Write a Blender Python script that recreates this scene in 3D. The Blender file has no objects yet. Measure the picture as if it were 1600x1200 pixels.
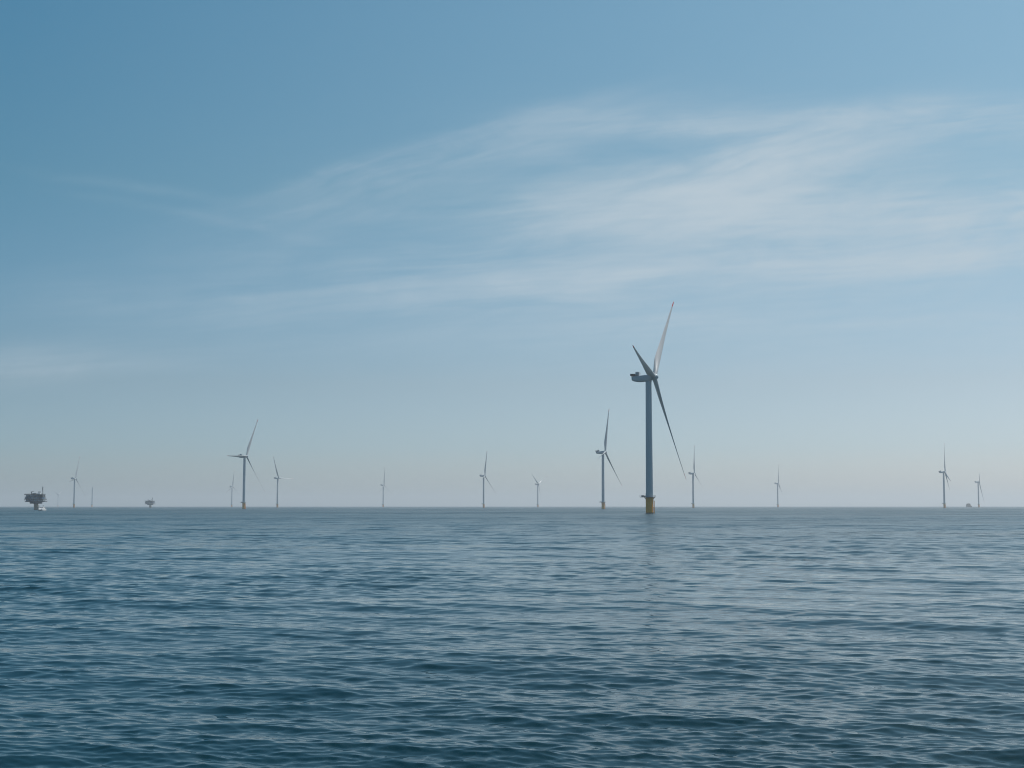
import bpy, bmesh, math, random
import numpy as np
from mathutils import Vector, Matrix
R = math.radians
random.seed(7)
rng = np.random.default_rng(11)

sc = bpy.context.scene
COL = sc.collection

# ------------------------------------------------------------------ camera
CAM_H = 5.2
F_PX = 1600 * 50.0 / 36.0            # focal length in photograph pixels
HORIZON = 790.7
PITCH = math.atan((HORIZON - 600) / F_PX)
cam = bpy.data.cameras.new("camera")
cam.lens = 50; cam.sensor_width = 36; cam.clip_start = 0.5; cam.clip_end = 80000
camo = bpy.data.objects.new("camera", cam)
COL.objects.link(camo)
camo.location = (0, 0, CAM_H)
camo.rotation_euler = (math.pi / 2 + PITCH, 0, 0)
sc.camera = camo

def ray(px, py):
    x = (px - 800) / F_PX
    y = (600 - py) / F_PX
    c, s = math.cos(PITCH), math.sin(PITCH)
    return Vector((x, c - y * s, s + y * c))

def sea_at(px, depth):
    """point of the sea surface seen in column px, depth metres ahead"""
    py = HORIZON + CAM_H * F_PX / depth
    d = ray(px, py)
    return Vector((d.x / d.y * depth, depth, 0))

# ------------------------------------------------------------------ node helpers
class NT:
    def __init__(self, tree):
        self.t = tree; self.n = tree.nodes; self.l = tree.links
        self.n.clear()
    def new(self, typ, **kw):
        nd = self.n.new(typ)
        for k, v in kw.items(): setattr(nd, k, v)
        return nd
    def put(self, sock, v):
        if isinstance(v, bpy.types.NodeSocket): self.l.new(v, sock)
        elif v is not None: sock.default_value = v
    def m(self, op, a, b=None, c=None, clamp=False):
        nd = self.new("ShaderNodeMath", operation=op, use_clamp=clamp)
        for i, v in enumerate((a, b, c)):
            if v is not None: self.put(nd.inputs[i], v)
        return nd.outputs[0]
    def vm(self, op, a, b=None, scale=None):
        nd = self.new("ShaderNodeVectorMath", operation=op)
        self.put(nd.inputs[0], a)
        if b is not None: self.put(nd.inputs[1], b)
        if scale is not None: self.put(nd.inputs["Scale"], scale)
        return nd.outputs["Value" if op in ("LENGTH", "DOT_PRODUCT", "DISTANCE") else "Vector"]
    def comb(self, x, y, z):
        nd = self.new("ShaderNodeCombineXYZ")
        for i, v in enumerate((x, y, z)): self.put(nd.inputs[i], v)
        return nd.outputs[0]
    def sep(self, v):
        nd = self.new("ShaderNodeSeparateXYZ"); self.put(nd.inputs[0], v)
        return nd.outputs
    def noise(self, vec, scale, detail=2.0, rough=0.5, dist=0.0):
        nd = self.new("ShaderNodeTexNoise")
        self.put(nd.inputs["Vector"], vec)
        nd.inputs["Scale"].default_value = scale
        nd.inputs["Detail"].default_value = detail
        nd.inputs["Roughness"].default_value = rough
        nd.inputs["Distortion"].default_value = dist
        return nd.outputs
    def mapr(self, v, a, b, c, d, smooth=False):
        nd = self.new("ShaderNodeMapRange")
        if smooth: nd.interpolation_type = 'SMOOTHSTEP'
        self.put(nd.inputs["Value"], v)
        for k, x in zip(("From Min", "From Max", "To Min", "To Max"), (a, b, c, d)): self.put(nd.inputs[k], x)
        return nd.outputs["Result"]
    def mix(self, f, a, b, blend='MIX'):
        nd = self.new("ShaderNodeMix", data_type='RGBA', blend_type=blend)
        self.put(nd.inputs[0], f); self.put(nd.inputs[6], a); self.put(nd.inputs[7], b)
        return nd.outputs[2]

def mat(name):
    m = bpy.data.materials.new(name); m.use_nodes = True
    nt = NT(m.node_tree)
    out = nt.new("ShaderNodeOutputMaterial")
    return m, nt, out

def paint(name, col, rough=0.45, dirt=0.12, scale=0.35, metallic=0.0, streak=True):
    """painted steel / gelcoat with faint rain streaks and blotches"""
    m, nt, out = mat(name)
    tc = nt.new("ShaderNodeTexCoord")
    mp = nt.new("ShaderNodeMapping")
    nt.put(mp.inputs["Vector"], tc.outputs["Object"])
    mp.inputs["Scale"].default_value = (1, 1, 0.12) if streak else (1, 1, 1)
    n1 = nt.noise(mp.outputs[0], scale * 3, 5, 0.6)
    f = nt.mapr(n1[0], 0.35, 0.75, 0.0, dirt)
    dark = (col[0] * .55, col[1] * .52, col[2] * .48, 1)
    c = nt.mix(f, (*col, 1), dark)
    p = nt.new("ShaderNodeBsdfPrincipled")
    nt.put(p.inputs["Base Color"], c)
    nt.put(p.inputs["Roughness"], nt.mapr(n1[0], 0.3, 0.7, rough - .06, rough + .1))
    p.inputs["Metallic"].default_value = metallic
    nt.l.new(p.outputs[0], out.inputs["Surface"])
    return m

M = {
    "white": paint("turbine_paint", (0.41, 0.495, 0.54), 0.4, 0.10),
    "blade": paint("blade_gelcoat", (0.44, 0.46, 0.465), 0.38, 0.10, 0.2),
    "red": paint("signal_red_paint", (0.50, 0.02, 0.02), 0.45, 0.1),
    "yellow": paint("signal_yellow_paint", (0.95, 0.385, 0.04), 0.72, 0.14),
    "steel": paint("galvanised_steel", (0.32, 0.33, 0.34), 0.5, 0.3, 0.8, 0.3, False),
    "dark": paint("dark_machinery_paint", (0.035, 0.04, 0.048), 0.55, 0.2, 0.8, 0, False),
    "grey": paint("grey_cladding", (0.36, 0.40, 0.44), 0.5, 0.35, 0.5),
    "deckgrey": paint("deck_steel", (0.10, 0.115, 0.13), 0.6, 0.3, 0.6, 0, False),
    "bluegrey": paint("blue_grey_cladding", (0.08, 0.16, 0.26), 0.5, 0.25, 0.5),
    "boatwhite": paint("boat_gelcoat", (0.78, 0.79, 0.78), 0.3, 0.12, 0.6, 0, False),
    "rubber": paint("black_fender_rubber", (0.02, 0.02, 0.022), 0.7, 0.1, 0.6, 0, False),
    "growth": paint("marine_growth", (0.035, 0.04, 0.03), 0.8, 0.4, 0.8, 0, False),
    "shipgrey": paint("ship_grey_paint", (0.10, 0.13, 0.135), 0.5, 0.3, 0.4),
}
def glass_mat():
    m, nt, out = mat("tinted_window_glass")
    p = nt.new("ShaderNodeBsdfPrincipled")
    tc = nt.new("ShaderNodeTexCoord")
    n = nt.noise(tc.outputs["Object"], 0.7, 2)
    nt.put(p.inputs["Base Color"], nt.mix(n[0], (0.012, 0.017, 0.02, 1), (0.03, 0.036, 0.04, 1)))
    p.inputs["Roughness"].default_value = 0.06
    nt.l.new(p.outputs[0], out.inputs["Surface"])
    return m
M["glass"] = glass_mat()

# ------------------------------------------------------------------ mesh helpers
class MB:
    def __init__(self): self.bm = bmesh.new()
    def box(self, x0, x1, y0, y1, z0, z1, bev=0.0):
        r = bmesh.ops.create_cube(self.bm, size=1.0)
        vs = r["verts"]
        for v in vs:
            v.co = Vector(((x0 + x1) / 2 + v.co.x * (x1 - x0), (y0 + y1) / 2 + v.co.y * (y1 - y0), (z0 + z1) / 2 + v.co.z * (z1 - z0)))
        if bev > 0:
            es = list({e for v in vs for e in v.link_edges})
            bmesh.ops.bevel(self.bm, geom=es, offset=bev, segments=3, affect='EDGES', profile=0.6)
        return self
    def rings(self, rings, cap0=True, cap1=True):
        """loft a list of closed rings of equal length"""
        vr = [[self.bm.verts.new(p) for p in ring] for ring in rings]
        n = len(vr[0])
        for a, b in zip(vr[:-1], vr[1:]):
            for i in range(n):
                self.bm.faces.new((a[i], a[(i + 1) % n], b[(i + 1) % n], b[i]))
        if cap0: self.bm.faces.new(list(reversed(vr[0])))
        if cap1: self.bm.faces.new(vr[-1])
        return self
    def lathe(self, prof, n=32, cx=0, cy=0):
        return self.rings([[Vector((cx + r * math.cos(2 * math.pi * k / n), cy + r * math.sin(2 * math.pi * k / n), z)) for k in range(n)] for r, z in prof])
    def tube(self, a, b, r, r2=None, n=8):
        a, b = Vector(a), Vector(b); r2 = r if r2 is None else r2
        d = (b - a).normalized()
        u = d.orthogonal().normalized(); w = d.cross(u)
        ring = lambda c, q: [c + (u * math.cos(2 * math.pi * k / n) + w * math.sin(2 * math.pi * k / n)) * q for k in range(n)]
        return self.rings([ring(a, r), ring(b, r2)])
    def loop(self, cx, cy, z, rad, r, n=28):
        pts = [(cx + rad * math.cos(2 * math.pi * k / n), cy + rad * math.sin(2 * math.pi * k / n), z) for k in range(n)]
        for k in range(n): self.tube(pts[k], pts[(k + 1) % n], r, n=5)
        return self
    def mesh(self, name, m, smooth=35):
        bmesh.ops.recalc_face_normals(self.bm, faces=self.bm.faces)
        me = bpy.data.meshes.new(name)
        self.bm.to_mesh(me); self.bm.free()
        me.materials.append(m)
        me.shade_smooth(); me.set_sharp_from_angle(angle=R(smooth))
        return me

def link(name, me, parent=None):
    o = bpy.data.objects.new(name, me); COL.objects.link(o)
    o.parent = parent
    return o
def empty(name, loc, rz, label, cat, group=None):
    o = bpy.data.objects.new(name, None); COL.objects.link(o)
    o.location = loc; o.rotation_euler = (0, 0, rz); o.empty_display_size = 2
    o["label"] = label; o["category"] = cat
    if group: o["group"] = group
    return o

# ------------------------------------------------------------------ wind turbine (one of each part, faces +X)
HUB_Z = 97.0; TILT = R(6.0); ROTOR_R = 77.0
PLAT_Z = 11.6
def tp_mesh():
    b = MB()
    b.lathe([(2.72, -4), (2.72, 1.2), (2.72, 10.9), (2.95, 11.0), (2.95, 11.35), (2.6, 11.4)], 40)
    return b.mesh("transition_piece", M["yellow"])
def growth_mesh():
    return MB().lathe([(2.745, -1.5), (2.75, 0.55), (2.73, 0.62)], 40).mesh("tide_band", M["growth"])
def platform_mesh():
    b = MB()
    b.lathe([(2.6, 11.42), (4.4, 11.42), (4.4, 11.75), (2.6, 11.75)], 36)
    b.box(-6.4, -2.0, -2.6, 2.6, 11.40, 11.73)             # laydown area
    b.box(-5.9, -4.3, -0.4, 1.9, 11.73, 12.85, .05); b.box(-4.1, -3.1, .4, 1.8, 11.73, 12.5, .05)   # stores lashed to the deck
    for k in range(8):                                       # brackets
        a = 2 * math.pi * k / 8
        b.tube((2.6 * math.cos(a), 2.6 * math.sin(a), 9.9), (4.1 * math.cos(a), 4.1 * math.sin(a), 11.45), 0.12, n=6)
    return b.mesh("work_platform", M["steel"])
def railing_mesh():
    b = MB()
    for z in (12.3, 12.9): 
        n = 28
        pts = []
        for k in range(n + 1):
            a = -math.pi + 0.62 + (2 * math.pi - 1.24) * k / n
            pts.append((4.3 * math.cos(a), 4.3 * math.sin(a), z))
        pts = [(-6.5, -2.5, z)] + pts + [(-6.5, 2.5, z)]
        pts.append(pts[0])
        for p, q in zip(pts[:-1], pts[1:]): b.tube(p, q, 0.05, n=5)
    for k in range(0, len(pts) - 1, 2): b.tube((pts[k][0], pts[k][1], 11.72), (pts[k][0], pts[k][1], 12.95), 0.05, n=5)
    return b.mesh("railing", M["steel"])
def landing_mesh():
    b = MB(); ca, sa = math.cos(R(12)), math.sin(R(12))
    P = lambda r, t, z: (r * ca - t * sa, r * sa + t * ca, z)
    for y in (-0.9, 0.9):
        b.tube(P(3.35, y, -2.5), P(3.35, y, 9.0), 0.22)
        for z in (0.9, 4.2, 8.8): b.tube(P(2.5, y, z), P(3.35, y, z), 0.15)
    for y in (-0.25, 0.25): b.tube(P(3.1, y, -1.0), P(3.1, y, 11.4), 0.06, n=6)
    for k in range(26): b.tube(P(3.1, -0.25, -0.4 + 0.45 * k), P(3.1, 0.25, -0.4 + 0.45 * k), 0.035, n=5)
    return b.mesh("boat_landing", M["yellow"])
def tower_mesh():
    b = MB(); prof = []
    z0, z1 = 11.4, HUB_Z - 2.9
    for i in range(25):
        t = i / 24; z = z0 + (z1 - z0) * t
        r = 2.55 + (2.12 - 2.55) * t ** 1.1
        prof.append((r, z))
    rr = []
    for r, z in prof: rr.append((r, z))
    b.lathe(rr, 48)
    for t in (0.3, 0.65): # flanges between tower sections
        z = z0 + (z1 - z0) * t; r = 2.55 + (2.12 - 2.55) * t ** 1.1
        b.lathe([(r - .02, z + .02), (r + .055, z + .04), (r + .055, z + .3), (r - .02, z + .34)], 48)
    return b.mesh("tower", M["white"])
def door_mesh():
    b = MB(); b.box(-2.64, -2.47, -0.5, 0.5, 12.2, 14.4, 0.04)
    return b.mesh("door", M["deckgrey"])
def tilted(x, y, z, t=R(2.5)):
    return Vector((x * math.cos(t) - z * math.sin(t), y, HUB_Z + x * math.sin(t) + z * math.cos(t)))
def nacelle_mesh():
    b = MB(); rings = []
    # x, half width, top, bottom
    secs = [(-12.3, 1.3, 1.35, -0.75), (-12.0, 1.75, 1.75, -1.2), (-11.0, 2.05, 2.0, -1.75), (-8.6, 2.3, 2.1, -2.35),
            (-6.5, 2.45, 2.2, -2.65), (-2.5, 2.5, 2.4, -2.65), (1.2, 2.5, 2.5, -2.55), (1.9, 2.4, 2.4, -2.4)]
    for x, w, t, bo in secs:
        ring = []
        n = 32; h = (t - bo) / 2; c = (t + bo) / 2
        for k in range(n):
            a = 2 * math.pi * k / n
            e = 0.52
            ca, sa = math.cos(a), math.sin(a)
            ring.append(tilted(x, w * math.copysign(abs(ca) ** e, ca), c + h * math.copysign(abs(sa) ** e, sa)))
        rings.append(ring)
    b.rings(rings)
    # yaw bearing skirt
    b.lathe([(2.2, HUB_Z - 2.95), (2.28, HUB_Z - 2.9), (2.28, HUB_Z - 2.3), (2.0, HUB_Z - 2.2)], 36)
    return b.mesh("nacelle", M["white"], 40)
def cooler_mesh():
    b = MB()
    z = HUB_Z + 1.4
    b.box(-9.1, -6.6, -2.2, 2.2, z + .45, z + 2.9, 0.08)
    for y in (-1.9, 0, 1.9): b.tube((-8.8, y, z - .3), (-8.8, y, z + .6), 0.1); b.tube((-6.9, y, z - .1), (-6.9, y, z + .6), 0.1)
    b.tube((-9.1, 0.0, z + 2.9), (-9.1, 0, z + 3.6), 0.06); b.tube((-8.2, 1.2, z + 2.9), (-8.2, 1.2, z + 3.8), 0.05)
    return b.mesh("cooler", M["grey"])
def helihoist_mesh():
    b = MB()
    z = HUB_Z + 1.65
    b.box(-13.0, -9.2, -2.2, 2.2, z, z + .22)
    # solid wind screens round the hoist platform
    b.box(-13.0, -12.85, -2.2, 2.2, z + .22, z + 1.45); b.box(-12.84, -9.2, -2.2, -2.06, z + .22, z + 1.45); b.box(-12.84, -9.2, 2.06, 2.2, z + .22, z + 1.45)
    for x in (-12.2, -9.9):
        for y in (-1.4, 1.4): b.tube((x, y, z - 1.0), (x, y, z + .05), 0.13)
    return b.mesh("hoist_platform", M["dark"])
TM = Matrix.Translation((0, 0, HUB_Z)) @ Matrix.Rotation(-TILT, 4, 'Y')
HUB_X = 4.3
def hub_mesh():
    b = MB(); rings = []
    prof = [(1.75, 1.75), (2.0, 2.1), (2.9, 2.3), (4.3, 2.35), (5.6, 2.1), (6.6, 1.55), (7.2, .85), (7.4, .2)]
    for x, r in prof:
        rings.append([TM @ Vector((x, r * math.cos(2 * math.pi * k / 36), r * math.sin(2 * math.pi * k / 36))) for k in range(36)])
    b.rings(rings)
    return b.mesh("hub", M["white"])
def blade_sections():
    out = []
    stations = [(1.6, 3.3, 1.0, 16, 0), (3.2, 3.3, 1.0, 16, 0), (5.5, 3.35, .95, 16, .05), (9, 3.9, .7, 15.5, .45), (13, 4.6, .48, 14, .8), (17.5, 4.9, .36, 11.5, 1),
                (23, 4.55, .30, 8.8, 1), (30, 3.9, .26, 6.4, 1), (38, 3.2, .235, 4.4, 1), (46, 2.65, .22, 2.8, 1), (54, 2.15, .205, 1.6, 1),
                (62, 1.7, .195, .6, 1), (68, 1.38, .19, 0, 1), (71.6, 1.18, .185, -.4, 1), (74.5, .92, .18, -.8, 1), (76.2, .55, .18, -1, 1), (77, .12, .2, -1, 1)]
    n = 28
    for r, c, th, tw, af in stations:
        r = 1.6 + (r - 1.6) * 1.035; c *= 1.0
        ring = []
        tw = R(tw + 28)                                   # plus collective pitch
        pre = 1.3 * (r / 77) ** 2.2 + math.tan(R(4.9)) * r
        for k in range(n):
            a = 2 * math.pi * k / n
            # circle
            cy, cx = 0.5 * c * math.cos(a), 0.5 * c * th * math.sin(a)
            # aerofoil: leading edge at +, trailing edge at -
            u = 0.5 - 0.5 * math.cos(a)                    # 0 leading .. 1 trailing
            yt = 5 * th * (0.2969 * math.sqrt(u) - .126 * u - .3516 * u * u + .2843 * u ** 3 - .1036 * u ** 4) 
            ay = (0.32 - u) * c
            ax = (yt if a <= math.pi else -yt * 0.75) * c
            y = cy * (1 - af) + ay * af; x = cx * (1 - af) + ax * af
            # leading edge towards +Y (clockwise seen from upwind), twisted towards the wind (+X) at the root
            ring.append(Vector((pre + HUB_X + y * math.sin(tw) - x * math.cos(tw), y * math.cos(tw) + x * math.sin(tw), r)))
        out.append((r, ring))
    return out
def blade_mesh():
    s = [g for r, g in blade_sections() if r <= 74.2]
    return MB().rings(s).mesh("blade", M["blade"], 50)
def tip_mesh():
    s = [g for r, g in blade_sections() if r >= 73.9]
    return MB().rings(s, cap0=False).mesh("blade_tip", M["red"], 50)

TME = dict(tp=tp_mesh(), growth=growth_mesh(), plat=platform_mesh(), rail=railing_mesh(), land=landing_mesh(), tower=tower_mesh(), door=door_mesh(),
           nac=nacelle_mesh(), cool=cooler_mesh(), heli=helihoist_mesh(), hub=hub_mesh(), blade=blade_mesh(), tip=tip_mesh())
GROUP = "wind turbines standing in the sea"
def turbine(px, depth, yaw, theta, label, pitch=0):
    t = empty("wind_turbine", sea_at(px, depth), R(yaw), label, "wind turbine", GROUP)
    tp = link("transition_piece", TME["tp"], t)
    for nm, k in (("tide_band", "growth"), ("work_platform", "plat"), ("railing", "rail"), ("boat_landing", "land")): link(nm, TME[k], tp)
    tw = link("tower", TME["tower"], t); link("door", TME["door"], tw)
    na = link("nacelle", TME["nac"], t); link("cooler", TME["cool"], na); link("hoist_platform", TME["heli"], na)
    link("hub", TME["hub"], t)
    for k in range(3):
        b = link("blade", TME["blade"], t)
        b.matrix_local = TM @ Matrix.Rotation(-R(theta + 120 * k), 4, 'X') @ Matrix.Translation((HUB_X, 0, 0)) @ Matrix.Rotation(-R(pitch), 4, 'Z') @ Matrix.Translation((-HUB_X, 0, 0))
        link("blade_tip", TME["tip"], b)
    return t

W = -21
turbine(1015, 1018, W, 40, "largest wind turbine, on a broad yellow base, its upper sunlit blade tipped in red")
turbine(942.5, 2440, W, 19.5, "second tallest wind turbine, just left of the largest, one blade near upright", 16)
turbine(380.8, 2640, W, 28, "wind turbine with one blade lying level to the left along its nacelle")
turbine(433.2, 4720, W, -28, "small wind turbine with a pale blade pointing level to the right", 8)
turbine(362, 6840, W, 8, "faint tiny wind turbine left of the turbine whose blade lies level over its nacelle")
turbine(598.6, 6300, W, 5, "faint small upright bladed wind turbine, second to the left of the V bladed turbine")
turbine(755.6, 4354, W, 15, "hazy wind turbine directly left of the small turbine with blades in a V", 16)
turbine(840.3, 6050, -30, 62, "faint small wind turbine with two blades raised in a V above its tower", -6)
turbine(1083.3, 4030, W + 2, 3, "hazy wind turbine beside the lowest blade tip of the largest turbine")
turbine(1215.5, 5825, -15, 10, "lone faint wind turbine between the largest turbine's neighbour and the far right pair")
turbine(1475.8, 3870, -15, 10, "taller wind turbine of the far right pair, one blade pointing straight up")
turbine(1529.4, 5480, -18, 180, "rightmost wind turbine, faint, one long blade hanging down beside its tower")
turbine(115.4, 4780, -6, 20, "leftmost tall wind turbine, standing just left of the bare tower")
turbine(90.3, 11650, W, -65, "tiniest and faintest wind turbine, just right of the large substation")

# bare tower without nacelle
def bare_tower(px, depth):
    t = empty("turbine_tower", sea_at(px, depth), 0, "thin bare tower without rotor or nacelle, right of the leftmost tall turbine", "tower")
    tp = link("transition_piece", TME["tp"], t); link("work_platform", TME["plat"], tp); link("railing", TME["rail"], tp)
    link("tower", TME["tower"], t)
    return t
bare_tower(143.6, 6800)

# ------------------------------------------------------------------ offshore substation
def substation(px, depth, rz, label, big=True):
    t = empty("offshore_substation", sea_at(px, depth), rz, label, "substation")
    b = MB(); b.lathe([(2.8, -5), (2.8, 7.6), (3.4, 8.6), (3.4, 9.0)], 32)
    leg = link("support_column", b.mesh("support_column", paint("weathered_column_paint", (0.42, 0.35, 0.28), 0.6, 0.4)), t)
    b = MB()
    for y in (-1.0, 1.0):
        b.tube((3.9, y, -2), (3.9, y, 7), 0.22)
        for z in (1.2, 4.0, 6.8): b.tube((2.6, y, z), (3.9, y, z), 0.15)
    for k in range(14): b.tube((3.6, -.3, .2 + .5 * k), (3.6, .3, .2 + .5 * k), .05, n=5)
    link("boat_landing", b.mesh("boat_landing", M["yellow"]), leg)
    # flared lower cable deck
    b = MB()
    b.rings([[Vector((sx * w, sy * d, z)) for sx, sy in ((-1, -1), (1, -1), (1, 1), (-1, 1))] for w, d, z in ((6.6, 6.0, 8.5), (7.4, 6.8, 9.0), (7.4, 6.8, 11.2))])
    link("cable_deck", b.mesh("cable_deck", M["bluegrey"]), t)
    # decks with girders
    for x0, x1, y, z, th in ((-13.2, 13.4, 10.5, 11.25, .55), (-14.3, 12.6, 10.8, 14.6, .5), (-12.6, 10.6, 10.2, 17.9, .4), (-14.4, 10.8, 10.8, 21.0, .6)):
        b = MB(); b.box(x0, x1, -y, y, z, z + th)
        for k in range(9):
            x = x0 + .4 + (x1 - x0 - .8) * k / 8
            b.box(x - .12, x + .12, -y + .3, y - .3, z - .35, z - .003)
        d = link("deck", b.mesh("deck", M["deckgrey"]), t)
        b = MB(); zz = z + th
        for h in (.55, 1.1):
            for p, q in (((x0, -y), (x1, -y)), ((x1, -y), (x1, y)), ((x1, y), (x0, y)), ((x0, y), (x0, -y))):
                b.tube((*p, zz + h), (*q, zz + h), .045, n=5)
        for k in range(14):
            x = x0 + (x1 - x0) * k / 13
            for yy in (-y, y): b.tube((x, yy, zz), (x, yy, zz + 1.1), .045, n=5)
        link("railing", b.mesh("railing", M["steel"]), d)
    # plant rooms between the decks
    for x0, x1, y, z0, z1, m in ((-12.0, -2.2, 9.8, 11.85, 14.2, "bluegrey"), (-1.6, 8.2, 9.9, 11.85, 14.2, "grey"), (-13.2, -5.4, 10.2, 15.15, 17.5, "bluegrey"), (-5.0, 2.6, 9.9, 15.15, 17.5, "grey"),
                                 (3.0, 10.0, 10.0, 15.15, 17.5, "bluegrey"), (-12.2, -3.2, 9.8, 18.35, 20.6, "grey"), (-2.8, 4.0, 10.0, 18.35, 20.6, "bluegrey"), (4.4, 10.2, 9.8, 18.35, 20.6, "deckgrey")):
        b = MB(); b.box(x0, x1, -y, y, z0, z1, .05)
        x = x0 + .6
        while x < x1 - .4:                                # cladding ribs
            b.box(x, x + .12, -y - .07, -y + .05, z0 + .1, z1 - .1); x += 1.15
        rm = link("plant_room", b.mesh("plant_room", M[m]), t)
        b = MB(); xm = (x0 + x1) / 2; b.box(xm - .55, xm + .55, -y - .11, -y - .02, z0 + .06, z0 + 2.05)
        link("door", b.mesh("door", M["dark"]), rm)
    b = MB()
    for x in (-13.4, -9, 9.8, 11.8):
        for y in (-9.6, 9.6): b.tube((x, y, 11.7), (x if x < 9.9 else 10.2, y, 21.0), .2)
    link("truss_columns" if False else "truss", b.mesh("truss", M["deckgrey"]), t)
    # roof equipment
    b = MB(); b.box(-4.4, 0.4, -5, 3, 21.62, 23.4, .06); link("roof_cabin", b.mesh("roof_cabin", M["steel"]), t)
    b = MB(); b.box(1.6, 6.4, -6, 1, 21.62, 22.9, .06); link("roof_cabin", b.mesh("roof_cabin", M["boatwhite"]), t)
    b = MB(); b.tube((-5.4, -6, 21.6), (-5.4, -6, 24.4), .45); b.box(-6.2, -4.6, -6.8, -5.2, 24.2, 25.3, .1)
    b.tube((-5.2, -6, 25.0), (-1.4, -6.5, 26.0), .3, .16); link("pedestal_crane", b.mesh("pedestal_crane", M["dark"]), t)
    b = MB(); b.tube((4.0, -2, 22.9), (4.0, -2, 24.3), .2); b.box(2.9, 6.0, -3, -.6, 24.2, 25.3, .15); link("vent_stack", b.mesh("vent_stack", M["dark"]), t)
    # lattice mast
    b = MB(); zb, zt = 21.6, 32.2; mx = 10.0
    q = [(-.55, -.55), (.55, -.55), (.55, .55), (-.55, .55)]
    for x, y in q: b.tube((mx + x, -8 + y, zb), (mx + x * .7, -8 + y * .7, zt), .09, n=6)
    for k in range(9):
        z = zb + (zt - zb) * k / 9; z2 = zb + (zt - zb) * (k + 1) / 9
        for i in range(4):
            a, c = q[i], q[(i + 1) % 4]
            b.tube((mx + a[0] * .9, -8 + a[1] * .9, z), (mx + c[0] * .88, -8 + c[1] * .88, z2), .06, n=5)
    b.box(mx - .45, mx + .45, -8.45, -7.55, 27.0, 31.2, .05)
    b.tube((mx, -8, zt), (mx, -8, zt + 2.2), .06)
    link("lattice_mast", b.mesh("lattice_mast", M["deckgrey"]), t)
    return t
substation(56.0, 2000, R(8), "large blue grey substation on one column, a white boat at its foot")
substation(234.6, 4500, R(-6), "small hazy distant substation on one column, alone on the horizon")

# ------------------------------------------------------------------ white crew boat by the substation
def crew_boat(px, depth, rz, label):
    t = empty("crew_boat", sea_at(px, depth), rz, label, "boat")
    def hull(y):
        rings = []
        for x, w, zt, zb in ((-5.0, .95, 1.35, -.5), (-2, 1.05, 1.45, -.7), (1.5, 1.05, 1.7, -.7), (3.6, .85, 2.0, -.55), (4.8, .5, 2.2, -.1), (5.6, .1, 2.35, .7)):
            rings.append([Vector((x, y - w, zt)), Vector((x, y - w * .95, zb * .2 + .3)), Vector((x, y - .1, zb)), Vector((x, y + .1, zb)), Vector((x, y + w * .95, zb * .2 + .3)), Vector((x, y + w, zt))])
        return rings
    b = MB(); b.rings(hull(-1.75)); b.rings(hull(1.75)); b.box(-5.0, 4.0, -1.2, 1.2, .95, 1.5); 
    link("hull", b.mesh("hull", M["boatwhite"], 30), t)
    b = MB(); b.box(-4.95, 4.4, -2.75, 2.75, 1.72, 1.86); link("deck", b.mesh("deck", M["boatwhite"]), t)
    b = MB()
    b.rings([[Vector((5.2, y, 1.15)), Vector((2.5, y, 2.95)), Vector((1.2, y, 2.95)), Vector((1.2, y, 1.15))] for y in (-2.7, 2.7)])
    link("foredeck", b.mesh("foredeck", M["boatwhite"], 20), t)
    b = MB()
    b.rings([[Vector((x0, -w, z)), Vector((x1, -w, z)), Vector((x1, w, z)), Vector((x0, w, z))] for x0, x1, w, z in ((-3.4, 2.2, 2.3, 1.87), (-3.3, 1.9, 2.1, 2.95), (-3.2, 1.1, 1.85, 3.85), (-2.9, .3, 1.5, 4.2))])
    wh = link("wheelhouse", b.mesh("wheelhouse", M["boatwhite"], 25), t)
    b = MB()
    b.box(-3.0, .95, -2.06, -1.96, 3.06, 3.75); b.box(-3.0, .95, 1.96, 2.06, 3.06, 3.75); b.box(-3.34, -3.22, -1.7, 1.7, 3.06, 3.75)
    b.rings([[Vector((1.88, y, 3.05)), Vector((1.2, y, 3.78)), Vector((1.1, y, 3.72)), Vector((1.78, y, 2.98))] for y in (-1.6, 1.6)])
    link("window", b.mesh("window", M["glass"]), wh)
    b = MB(); b.tube((-2.6, 0, 4.1), (-2.6, 0, 6.0), .09); b.tube((-2.6, -.8, 5.2), (-2.6, .8, 5.2), .06); b.box(-2.9, -2.3, -.7, .7, 5.45, 5.65); link("mast", b.mesh("mast", M["dark"]), t)
    b = MB(); b.box(5.1, 5.6, -2.3, 2.3, .75, 1.15, .1); link("bow_fender", b.mesh("bow_fender", M["rubber"]), t)
    b = MB()
    for z in (2.3, 2.75):
        for y in (-2.65, 2.65): b.tube((-4.9, y, z), (4.2, y, z), .035, n=5)
    for k in range(9):
        for y in (-2.65, 2.65): b.tube((-4.9 + 9.1 * k / 8, y, 1.86), (-4.9 + 9.1 * k / 8, y, 2.78), .035, n=5)
    link("railing", b.mesh("railing", M["steel"]), t)
    return t
crew_boat(65.8, 1640, R(-97), "white crew boat with dark wheelhouse windows lying at the foot of the large substation")

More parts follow.
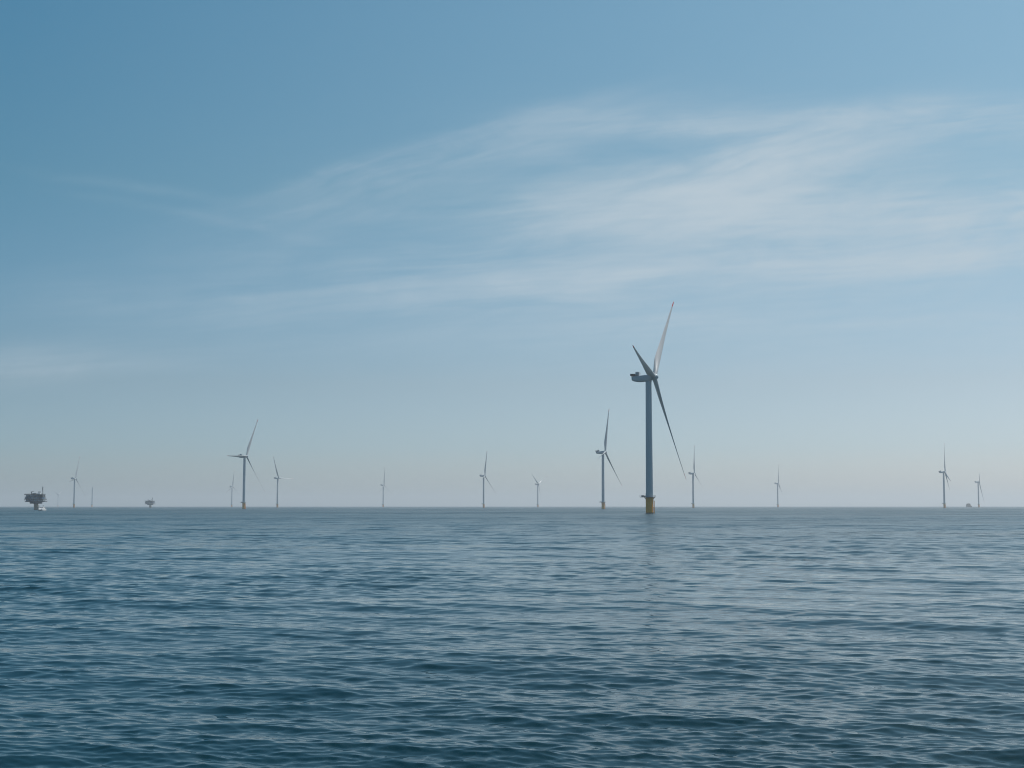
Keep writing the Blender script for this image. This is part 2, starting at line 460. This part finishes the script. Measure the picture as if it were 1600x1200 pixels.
# ------------------------------------------------------------------ ship far off on the horizon
def far_ship(px, depth, rz, label):
    t = empty("service_ship", sea_at(px, depth), rz, label, "ship")
    b = MB(); rings = []
    for x, w, zt, zb in ((-32, 7.6, 6.5, -1), (-30, 8.2, 6.5, -3), (0, 8.4, 6.8, -4), (18, 8.2, 8.0, -4), (27, 5.0, 9.6, -3), (33, .6, 11, -1)):
        rings.append([Vector((x, -w, zt)), Vector((x, -w * .97, 0)), Vector((x, -w * .6, zb)), Vector((x, w * .6, zb)), Vector((x, w * .97, 0)), Vector((x, w, zt))])
    b.rings(rings); link("hull", b.mesh("hull", M["shipgrey"], 30), t)
    b = MB(); b.box(4, 20, -7.9, 7.9, 7.3, 10.6, .2); b.box(5, 19, -7.2, 7.2, 10.6, 13.2, .2); b.box(7, 18, -6.6, 6.6, 13.2, 15.4, .2)
    ss = link("superstructure", b.mesh("superstructure", M["shipgrey"]), t)
    b = MB(); b.box(6.94, 18.06, -6.66, 6.66, 14.0, 14.8); link("window", b.mesh("window", M["glass"]), ss)
    b = MB(); b.tube((12, 0, 15.4), (12, 0, 19.5), .35, .15); b.box(11.6, 12.4, -2.2, 2.2, 17.2, 17.6); link("mast", b.mesh("mast", M["dark"]), t)
    b = MB(); b.box(1.5, 3.8, -5.5, -3.2, 7.0, 12.5, .3); b.box(1.5, 3.8, 3.2, 5.5, 7.0, 12.5, .3); link("funnel", b.mesh("funnel", M["dark"]), t)
    b = MB(); b.tube((-12, -6, 6.6), (-12, -6, 10.5), .6); b.tube((-12, -6, 10.3), (-24, -5, 11.2), .4, .2); link("deck_crane", b.mesh("deck_crane", M["yellow"]), t)
    return t
far_ship(1513.8, 5850, R(80), "small grey ship seen end on at the horizon, left of the rightmost wind turbine")

# ------------------------------------------------------------------ sea
def build_sea():
    fine = np.radians(np.arange(-27, 27.0001, 0.062))
    coarse = np.radians(np.arange(30, 331, 3.0))
    ang = np.concatenate([fine, coarse])                      # clockwise from +Y
    dth = np.concatenate([np.full(len(fine), np.radians(.062)), np.full(len(coarse), np.radians(3.0))])
    rad = [CAM_H / 0.26]
    while rad[-1] < 26000:                                    # rows close enough to carry the waves, wider apart far out
        r_ = rad[-1]
        rad.append(r_ + (0.0019 * r_ if r_ < 650 else 0.0065 * r_))
    rad = np.concatenate([np.geomspace(1.5, CAM_H / 0.261, 40), rad])
    rad = np.unique(np.round(rad, 5))
    nr, na = len(rad), len(ang)
    dr = np.gradient(rad)
    # wave components: short-crested wind sea plus a low swell
    lam = np.exp(rng.uniform(np.log(0.165), np.log(3.6), 130))
    main_dir = R(196)                                         # travelling towards the boat
    dirs = main_dir + rng.normal(0, 0.46, len(lam))
    slope = 0.0194 * np.ones(len(lam))
    slope *= np.where(lam > 2.0, 0.75, np.where(lam > 0.6, 0.80, 1.0))
    l2 = np.array([4.6, 5.3, 6.1, 7.5, 9.0, 11.5, 14.0, 19.0, 26.0]); d2 = main_dir + np.array([.3, -.1, .12, .25, -.15, .35, -.3, .1, -.2])
    s2 = np.array([.020, .021, .022, .027, .027, .025, .020, .014, .009])
    lam = np.concatenate([lam, l2]); dirs = np.concatenate([dirs, d2]); slope = np.concatenate([slope, s2])
    k = 2 * np.pi / lam; amp = slope / k
    ph = rng.uniform(0, 2 * np.pi, len(lam))
    kx, ky = np.sin(dirs), np.cos(dirs)
    X0 = (rad[:, None] * np.sin(ang)[None, :]).astype(np.float64)
    Y0 = (rad[:, None] * np.cos(ang)[None, :]).astype(np.float64)
    dx = np.zeros_like(X0, dtype=np.float32); dy = np.zeros_like(dx); dz = np.zeros_like(dx)
    sp = np.maximum(dr[:, None], (rad[:, None] * dth[None, :]) * 0.8)
    # gusty patches: the short waves are steeper in some areas than in others
    gust = 1.0 + 0.40 * np.sin(X0 / 17 + 1.3 * np.sin(Y0 / 31)) * np.sin(Y0 / 23 + 1.1 * np.sin(X0 / 41 + 2)) 
    for i in range(len(lam)):
        w = np.clip((lam[i] / sp - 2.2) / 2.6, 0, 1); w = w * w * (3 - 2 * w)
        rows = np.where(w.max(axis=1) > 0)[0]
        if len(rows) == 0: continue
        r1 = rows[-1] + 1
        p = (k[i] * (kx[i] * X0[:r1] + ky[i] * Y0[:r1]) + ph[i]) % (2 * np.pi)
        p = p.astype(np.float32)
        a = (amp[i] * w[:r1]).astype(np.float32)
        if lam[i] < 4: a = a * gust[:r1].astype(np.float32)
        s, c = np.sin(p), np.cos(p)
        dz[:r1] += a * c
        q = 0.85
        dx[:r1] -= q * a * kx[i] * s; dy[:r1] -= q * a * ky[i] * s
    V = np.empty((nr * na + 1, 3), np.float32)
    V[:-1, 0] = (X0 + dx).ravel(); V[:-1, 1] = (Y0 + dy).ravel(); V[:-1, 2] = dz.ravel()
    V[-1] = (0, 0, 0)
    idx = np.arange(nr * na, dtype=np.int32).reshape(nr, na)
    nxt = np.roll(idx, -1, axis=1)
    quads = np.stack([idx[:-1], nxt[:-1], nxt[1:], idx[1:]], axis=-1).reshape(-1, 4)[:, ::-1]
    tris = np.stack([np.full(na, nr * na, np.int32), nxt[0], idx[0]], axis=-1)[:, ::-1]
    me = bpy.data.meshes.new("sea")
    me.vertices.add(len(V)); me.vertices.foreach_set("co", V.ravel())
    nl = quads.size + tris.size
    me.loops.add(nl); me.loops.foreach_set("vertex_index", np.concatenate([quads.ravel(), tris.ravel()]).astype(np.int32))
    nf = len(quads) + len(tris)
    me.polygons.add(nf)
    starts = np.concatenate([np.arange(len(quads)) * 4, len(quads) * 4 + np.arange(len(tris)) * 3]).astype(np.int32)
    me.polygons.foreach_set("loop_start", starts)
    me.polygons.foreach_set("use_smooth", np.ones(nf, bool))
    me.update(calc_edges=True); me.validate()
    return me

def water_mat():
    m, nt, out = mat("sea_water")
    geo = nt.new("ShaderNodeNewGeometry")
    P = geo.outputs["Position"]
    d = nt.vm("LENGTH", P)
    ld = nt.m("LOGARITHM", d, 10.0)
    far = nt.mapr(ld, 1.8, 3.3, 0.0, 1.0, True)              # how much of the wave field is finer than the mesh
    px, py, _ = nt.sep(P)
    def slopes(sx, sy, detail, amp, off):
        v = nt.comb(nt.m("DIVIDE", px, sx), nt.m("DIVIDE", py, sy), off)
        c = nt.noise(v, 1.0, detail, 0.55)[1]
        s = nt.vm("SUBTRACT", c, (0.5, 0.5, 0.5))
        return nt.vm("SCALE", s, scale=amp)
    rip = slopes(0.20, 0.13, 2.0, 0.05, 3.1)                   # cat's-paw ripples
    mid = slopes(1.9, 0.9, 3.0, nt.mapr(far, 0, 1, 0.05, 0.5), 7.7)
    big = slopes(14.0, 6.5, 3.0, nt.mapr(far, 0, 1, 0.015, 0.65), 1.3)
    huge = slopes(90.0, 42.0, 2.0, nt.mapr(far, 0, 1, 0.0, 0.65), 5.3)
    vast = slopes(700.0, 260.0, 3.0, nt.mapr(far, 0, 1, 0.0, 0.5), 8.1)
    s = nt.vm("ADD", nt.vm("ADD", rip, mid), nt.vm("ADD", big, nt.vm("ADD", huge, vast)))
    s = nt.vm("MULTIPLY", s, (0.7, 1.0, 0.0))
    nrm = nt.vm("NORMALIZE", nt.vm("ADD", geo.outputs["Normal"], s))
    patch = nt.noise(nt.comb(nt.m("DIVIDE", px, 300), nt.m("DIVIDE", py, 160), 0), 1.0, 4, 0.6)[0]
    rough = nt.m("ADD", nt.mapr(far, 0, 1, 0.05, 0.30), nt.m("MULTIPLY", nt.mapr(patch, .3, .7, -.06, .06), far))
    p = nt.new("ShaderNodeBsdfPrincipled")
    depthn = nt.noise(nt.vm("SCALE", P, scale=0.004), 1.0, 3)[0]
    nt.put(p.inputs["Base Color"], nt.mix(depthn, (0.004, 0.024, 0.032, 1), (0.006, 0.031, 0.039, 1)))
    nt.put(p.inputs["Roughness"], rough)
    p.inputs["IOR"].default_value = 1.333
    nt.put(p.inputs["Normal"], nrm)
    nt.l.new(p.outputs[0], out.inputs["Surface"])
    return m
sea_me = build_sea(); sea_me.materials.append(water_mat())
sea = link("sea", sea_me); sea["kind"] = "structure"

# ------------------------------------------------------------------ haze
def haze():
    b = MB(); b.box(-27500, 27500, -27500, 27500, -2.0, 184)
    m, nt, out = mat("sea_haze")
    v = nt.new("ShaderNodeVolumePrincipled")
    v.inputs["Color"].default_value = (0.94, 0.965, 0.985, 1)
    v.inputs["Density"].default_value = 0.95e-4
    v.inputs["Anisotropy"].default_value = 0.4
    nt.l.new(v.outputs[0], out.inputs["Volume"])
    o = link("haze", b.mesh("haze", m)); o["kind"] = "stuff"
    o.display_type = 'WIRE'
haze()

# ------------------------------------------------------------------ sun and sky
SUN_EL, SUN_AZ = R(58), R(55)
sd = Vector((math.sin(SUN_AZ) * math.cos(SUN_EL), math.cos(SUN_AZ) * math.cos(SUN_EL), math.sin(SUN_EL)))
L = bpy.data.lights.new("sun", 'SUN'); L.energy = 4.0; L.angle = R(0.53); L.color = (1.0, 0.955, 0.90)
lo = bpy.data.objects.new("sun", L); COL.objects.link(lo)
lo.location = sd * 500; lo.rotation_euler = (-sd).to_track_quat('-Z', 'Y').to_euler()

SKY_STR = 0.09
world = bpy.data.worlds.new("World"); sc.world = world; world.use_nodes = True
def grade(nt, z):
    """tint of the clear sky from the horizon up"""
    r = nt.new("ShaderNodeValToRGB"); cr = r.color_ramp
    stops = SKY_TINT
    while len(cr.elements) < len(stops): cr.elements.new(0.5)
    for e, (p, c) in zip(cr.elements, stops): e.position = p; e.color = (*[q / 2 for q in c], 1)
    nt.put(r.inputs["Fac"], z)
    return r.outputs["Color"]
SKY_TINT = [(0.0, (1.06, .92, 1.15)), (0.041, (.95, .865, 1.08)), (0.085, (1.12, .82, .88)), (0.218, (1.34, .98, .84)), (0.334, (1.58, 1.14, .93)), (0.6, (1.75, 1.22, .98)), (1.0, (1.75, 1.22, .98))]
def build_world():
    nt = NT(world.node_tree)
    out = nt.new("ShaderNodeOutputWorld")
    sky = nt.new("ShaderNodeTexSky", sky_type='NISHITA')
    sky.sun_disc = False; sky.sun_elevation = SUN_EL; sky.sun_rotation = SUN_AZ
    sky.altitude = 0; sky.air_density = 1.0; sky.dust_density = 0.6; sky.ozone_density = 1.0
    tc = nt.new("ShaderNodeTexCoord")
    D = tc.outputs["Generated"]
    x, y, z = nt.sep(D)
    yy = nt.m("MAXIMUM", y, 0.05)
    u = nt.m("DIVIDE", x, yy); v = nt.m("DIVIDE", z, yy)
    front = nt.mapr(y, 0.1, 0.35, 0, 1, True)
    # ragged edges
    wv = nt.comb(nt.m("MULTIPLY", u, 5.0), nt.m("MULTIPLY", v, 16.0), 0.0)
    wn = nt.noise(wv, 1.0, 4, 0.55)[1]
    wx, wy, _ = nt.sep(wn)
    u2 = nt.m("ADD", u, nt.m("MULTIPLY", nt.m("SUBTRACT", wx, .5), 0.06))
    v2 = nt.m("ADD", v, nt.m("MULTIPLY", nt.m("SUBTRACT", wy, .5), 0.016))
    def streak(angle, su, sv, seed, detail=6):
        c, s = math.cos(R(angle)), math.sin(R(angle))
        a = nt.m("ADD", nt.m("MULTIPLY", u2, c), nt.m("MULTIPLY", v2, s))
        b = nt.m("SUBTRACT", nt.m("MULTIPLY", v2, c), nt.m("MULTIPLY", u2, s))
        return nt.noise(nt.comb(nt.m("MULTIPLY", a, su), nt.m("MULTIPLY", b, sv), seed), 1.0, detail, 0.58, 0.3)[0]
    def fibres(angle, su, sv, seed):
        f = nt.m("ADD", nt.m("MULTIPLY", streak(angle, su, sv, seed), 0.62), nt.m("MULTIPLY", streak(angle, su * 3.2, sv * 3.6, seed + 4, 4), 0.38))
        return nt.mapr(f, .34, .66, 0, 1)
    st_d = fibres(17, 4.6, 40, 2.0)
    st_h = fibres(4, 4.0, 46, 9.0)
    def blob(px, py, hl, hw, ang, top=1.0, bot=1.0):
        """soft elongated patch; centre, half length and width in photograph pixels, tilted; top/bot scale the softness each side"""
        r = ray(px, py); cu, cv = r.x / r.y, r.z / r.y
        c, s = math.cos(R(ang)), math.sin(R(ang))
        du = nt.m("SUBTRACT", u2, cu); dv = nt.m("SUBTRACT", v2, cv)
        a = nt.m("ADD", nt.m("MULTIPLY", du, c), nt.m("MULTIPLY", dv, s))
        b = nt.m("SUBTRACT", nt.m("MULTIPLY", dv, c), nt.m("MULTIPLY", du, s))
        a = nt.m("DIVIDE", a, hl / F_PX)
        up = nt.m("GREATER_THAN", b, 0.0)
        wd = nt.m("ADD", hw * bot / F_PX, nt.m("MULTIPLY", up, hw * (top - bot) / F_PX))
        b = nt.m("DIVIDE", b, wd)
        q = nt.m("ADD", nt.m("MULTIPLY", a, a), nt.m("MULTIPLY", b, b))
        return nt.m("EXPONENT", nt.m("MULTIPLY", q, -1.0))
    total = None
    def add(w, val):
        nonlocal total
        t = nt.m("MULTIPLY", val, w)
        total = t if total is None else nt.m("ADD", total, t)
    sd_ = nt.m("ADD", 0.22, nt.m("MULTIPLY", st_d, 1.15))
    sh_ = nt.m("ADD", 0.18, nt.m("MULTIPLY", st_h, 1.25))
    def group(st, items):
        acc = None
        for w, *a in items:
            t = nt.m("MULTIPLY", blob(*a), w)
            acc = t if acc is None else nt.m("ADD", acc, t)
        add(1.0, nt.m("MULTIPLY", acc, st))
    group(sd_, [
        (0.78, 1130, 260, 230, 38, 16, .75, 1.9),    # bright wing of the big cloud
        (0.30, 1290, 215, 130, 22, 4, .8, 1.2),
        (0.74, 1175, 285, 150, 55, 12, .9, 1.2),
        (0.29, 640, 238, 270, 20, 17, .65, 3.6),     # long faint plume on the left
        (0.12, 880, 200, 250, 34, 12, .9, 2.2),
    ])
    group(sh_, [
        (0.84, 1110, 328, 300, 42, 2, 1.2, 1.0),
        (0.76, 1440, 345, 360, 42, 2, .9, 1.2),
        (0.74, 1620, 318, 200, 34, 9),
        (0.72, 1490, 188, 420, 26, 1, 1.2, .9),
        (0.18, 1320, 300, 520, 110, 0),
        (0.26, 1040, 198, 110, 18, 0),
        (0.66, 1280, 415, 420, 24, 2),
        (0.50, 1490, 408, 140, 15, 8),
        (0.38, 800, 455, 220, 22, 2, .8, 1.8),
        (0.18, 680, 405, 240, 26, 0),
        (0.11, 250, 470, 260, 30, 0),
        (0.26, 60, 570, 220, 28, 2),
        (0.09, 210, 288, 140, 9, -9),
        (0.09, 340, 342, 160, 9, -11),
        (0.26, 1000, 500, 110, 12, 3),
        (0.34, 1150, 480, 640, 85, 0),
    ])
    # torn, feathered patches
    pn = nt.noise(nt.comb(nt.m("ADD", nt.m("MULTIPLY", u, 10.0), nt.m("MULTIPLY", v, 9.0)), nt.m("SUBTRACT", nt.m("MULTIPLY", v, 38.0), nt.m("MULTIPLY", u, 7.0)), 4.4), 1.0, 6, 0.6, 0.6)[0]
    total = nt.m("MULTIPLY", total, nt.mapr(pn, .32, .66, .50, 1.45))
    dens = nt.m("MULTIPLY", nt.m("SUBTRACT", 1.0, nt.m("EXPONENT", nt.m("MULTIPLY", total, -1.15))), front)
    # thin cirrus elsewhere, so that the sky is not bare to the sides
    # deepen the blue away from the sun
    sr, sg, sb = nt.sep(nt.vm("SCALE", sky.outputs[0], scale=SKY_STR))
    deep = nt.comb(nt.m("POWER", sr, 1.8), nt.m("POWER", sg, 1.25), nt.m("POWER", sb, 1.1))
    deep = nt.vm("SCALE", deep, scale=2.0 / SKY_STR)
    skyc = nt.vm("MULTIPLY", deep, grade(nt, z))
    # hazy air glows on the sun's side
    side = nt.m("MAXIMUM", nt.m("SUBTRACT", nt.vm("DOT_PRODUCT", D, (math.sin(SUN_AZ), math.cos(SUN_AZ), 0)), 0.25), 0.0)
    skyc = nt.vm("ADD", skyc, nt.vm("SCALE", (1.0 / SKY_STR, 1.0 / SKY_STR, .92 / SKY_STR), scale=nt.m("MULTIPLY", side, 0.18)))
    cl = (5.45, 6.5, 7.3, 1)
    c = nt.mix(dens, skyc, cl)
    bg = nt.new("ShaderNodeBackground")
    nt.put(bg.inputs["Color"], c); bg.inputs["Strength"].default_value = SKY_STR
    nt.l.new(bg.outputs[0], out.inputs["Surface"])
build_world()

# ------------------------------------------------------------------ render look
vs = sc.view_settings
sc.display_settings.display_device = 'sRGB'
vs.view_transform = 'Standard'; vs.look = 'None'; vs.exposure = 0.0; vs.gamma = 1.0; vs.use_curve_mapping = False
sc.render.film_transparent = False
cy = sc.cycles
cy.use_denoising = True
cy.filter_width = 1.1
cy.volume_bounces = 1
cy.max_bounces = 6
cy.caustics_reflective = False; cy.caustics_refractive = False
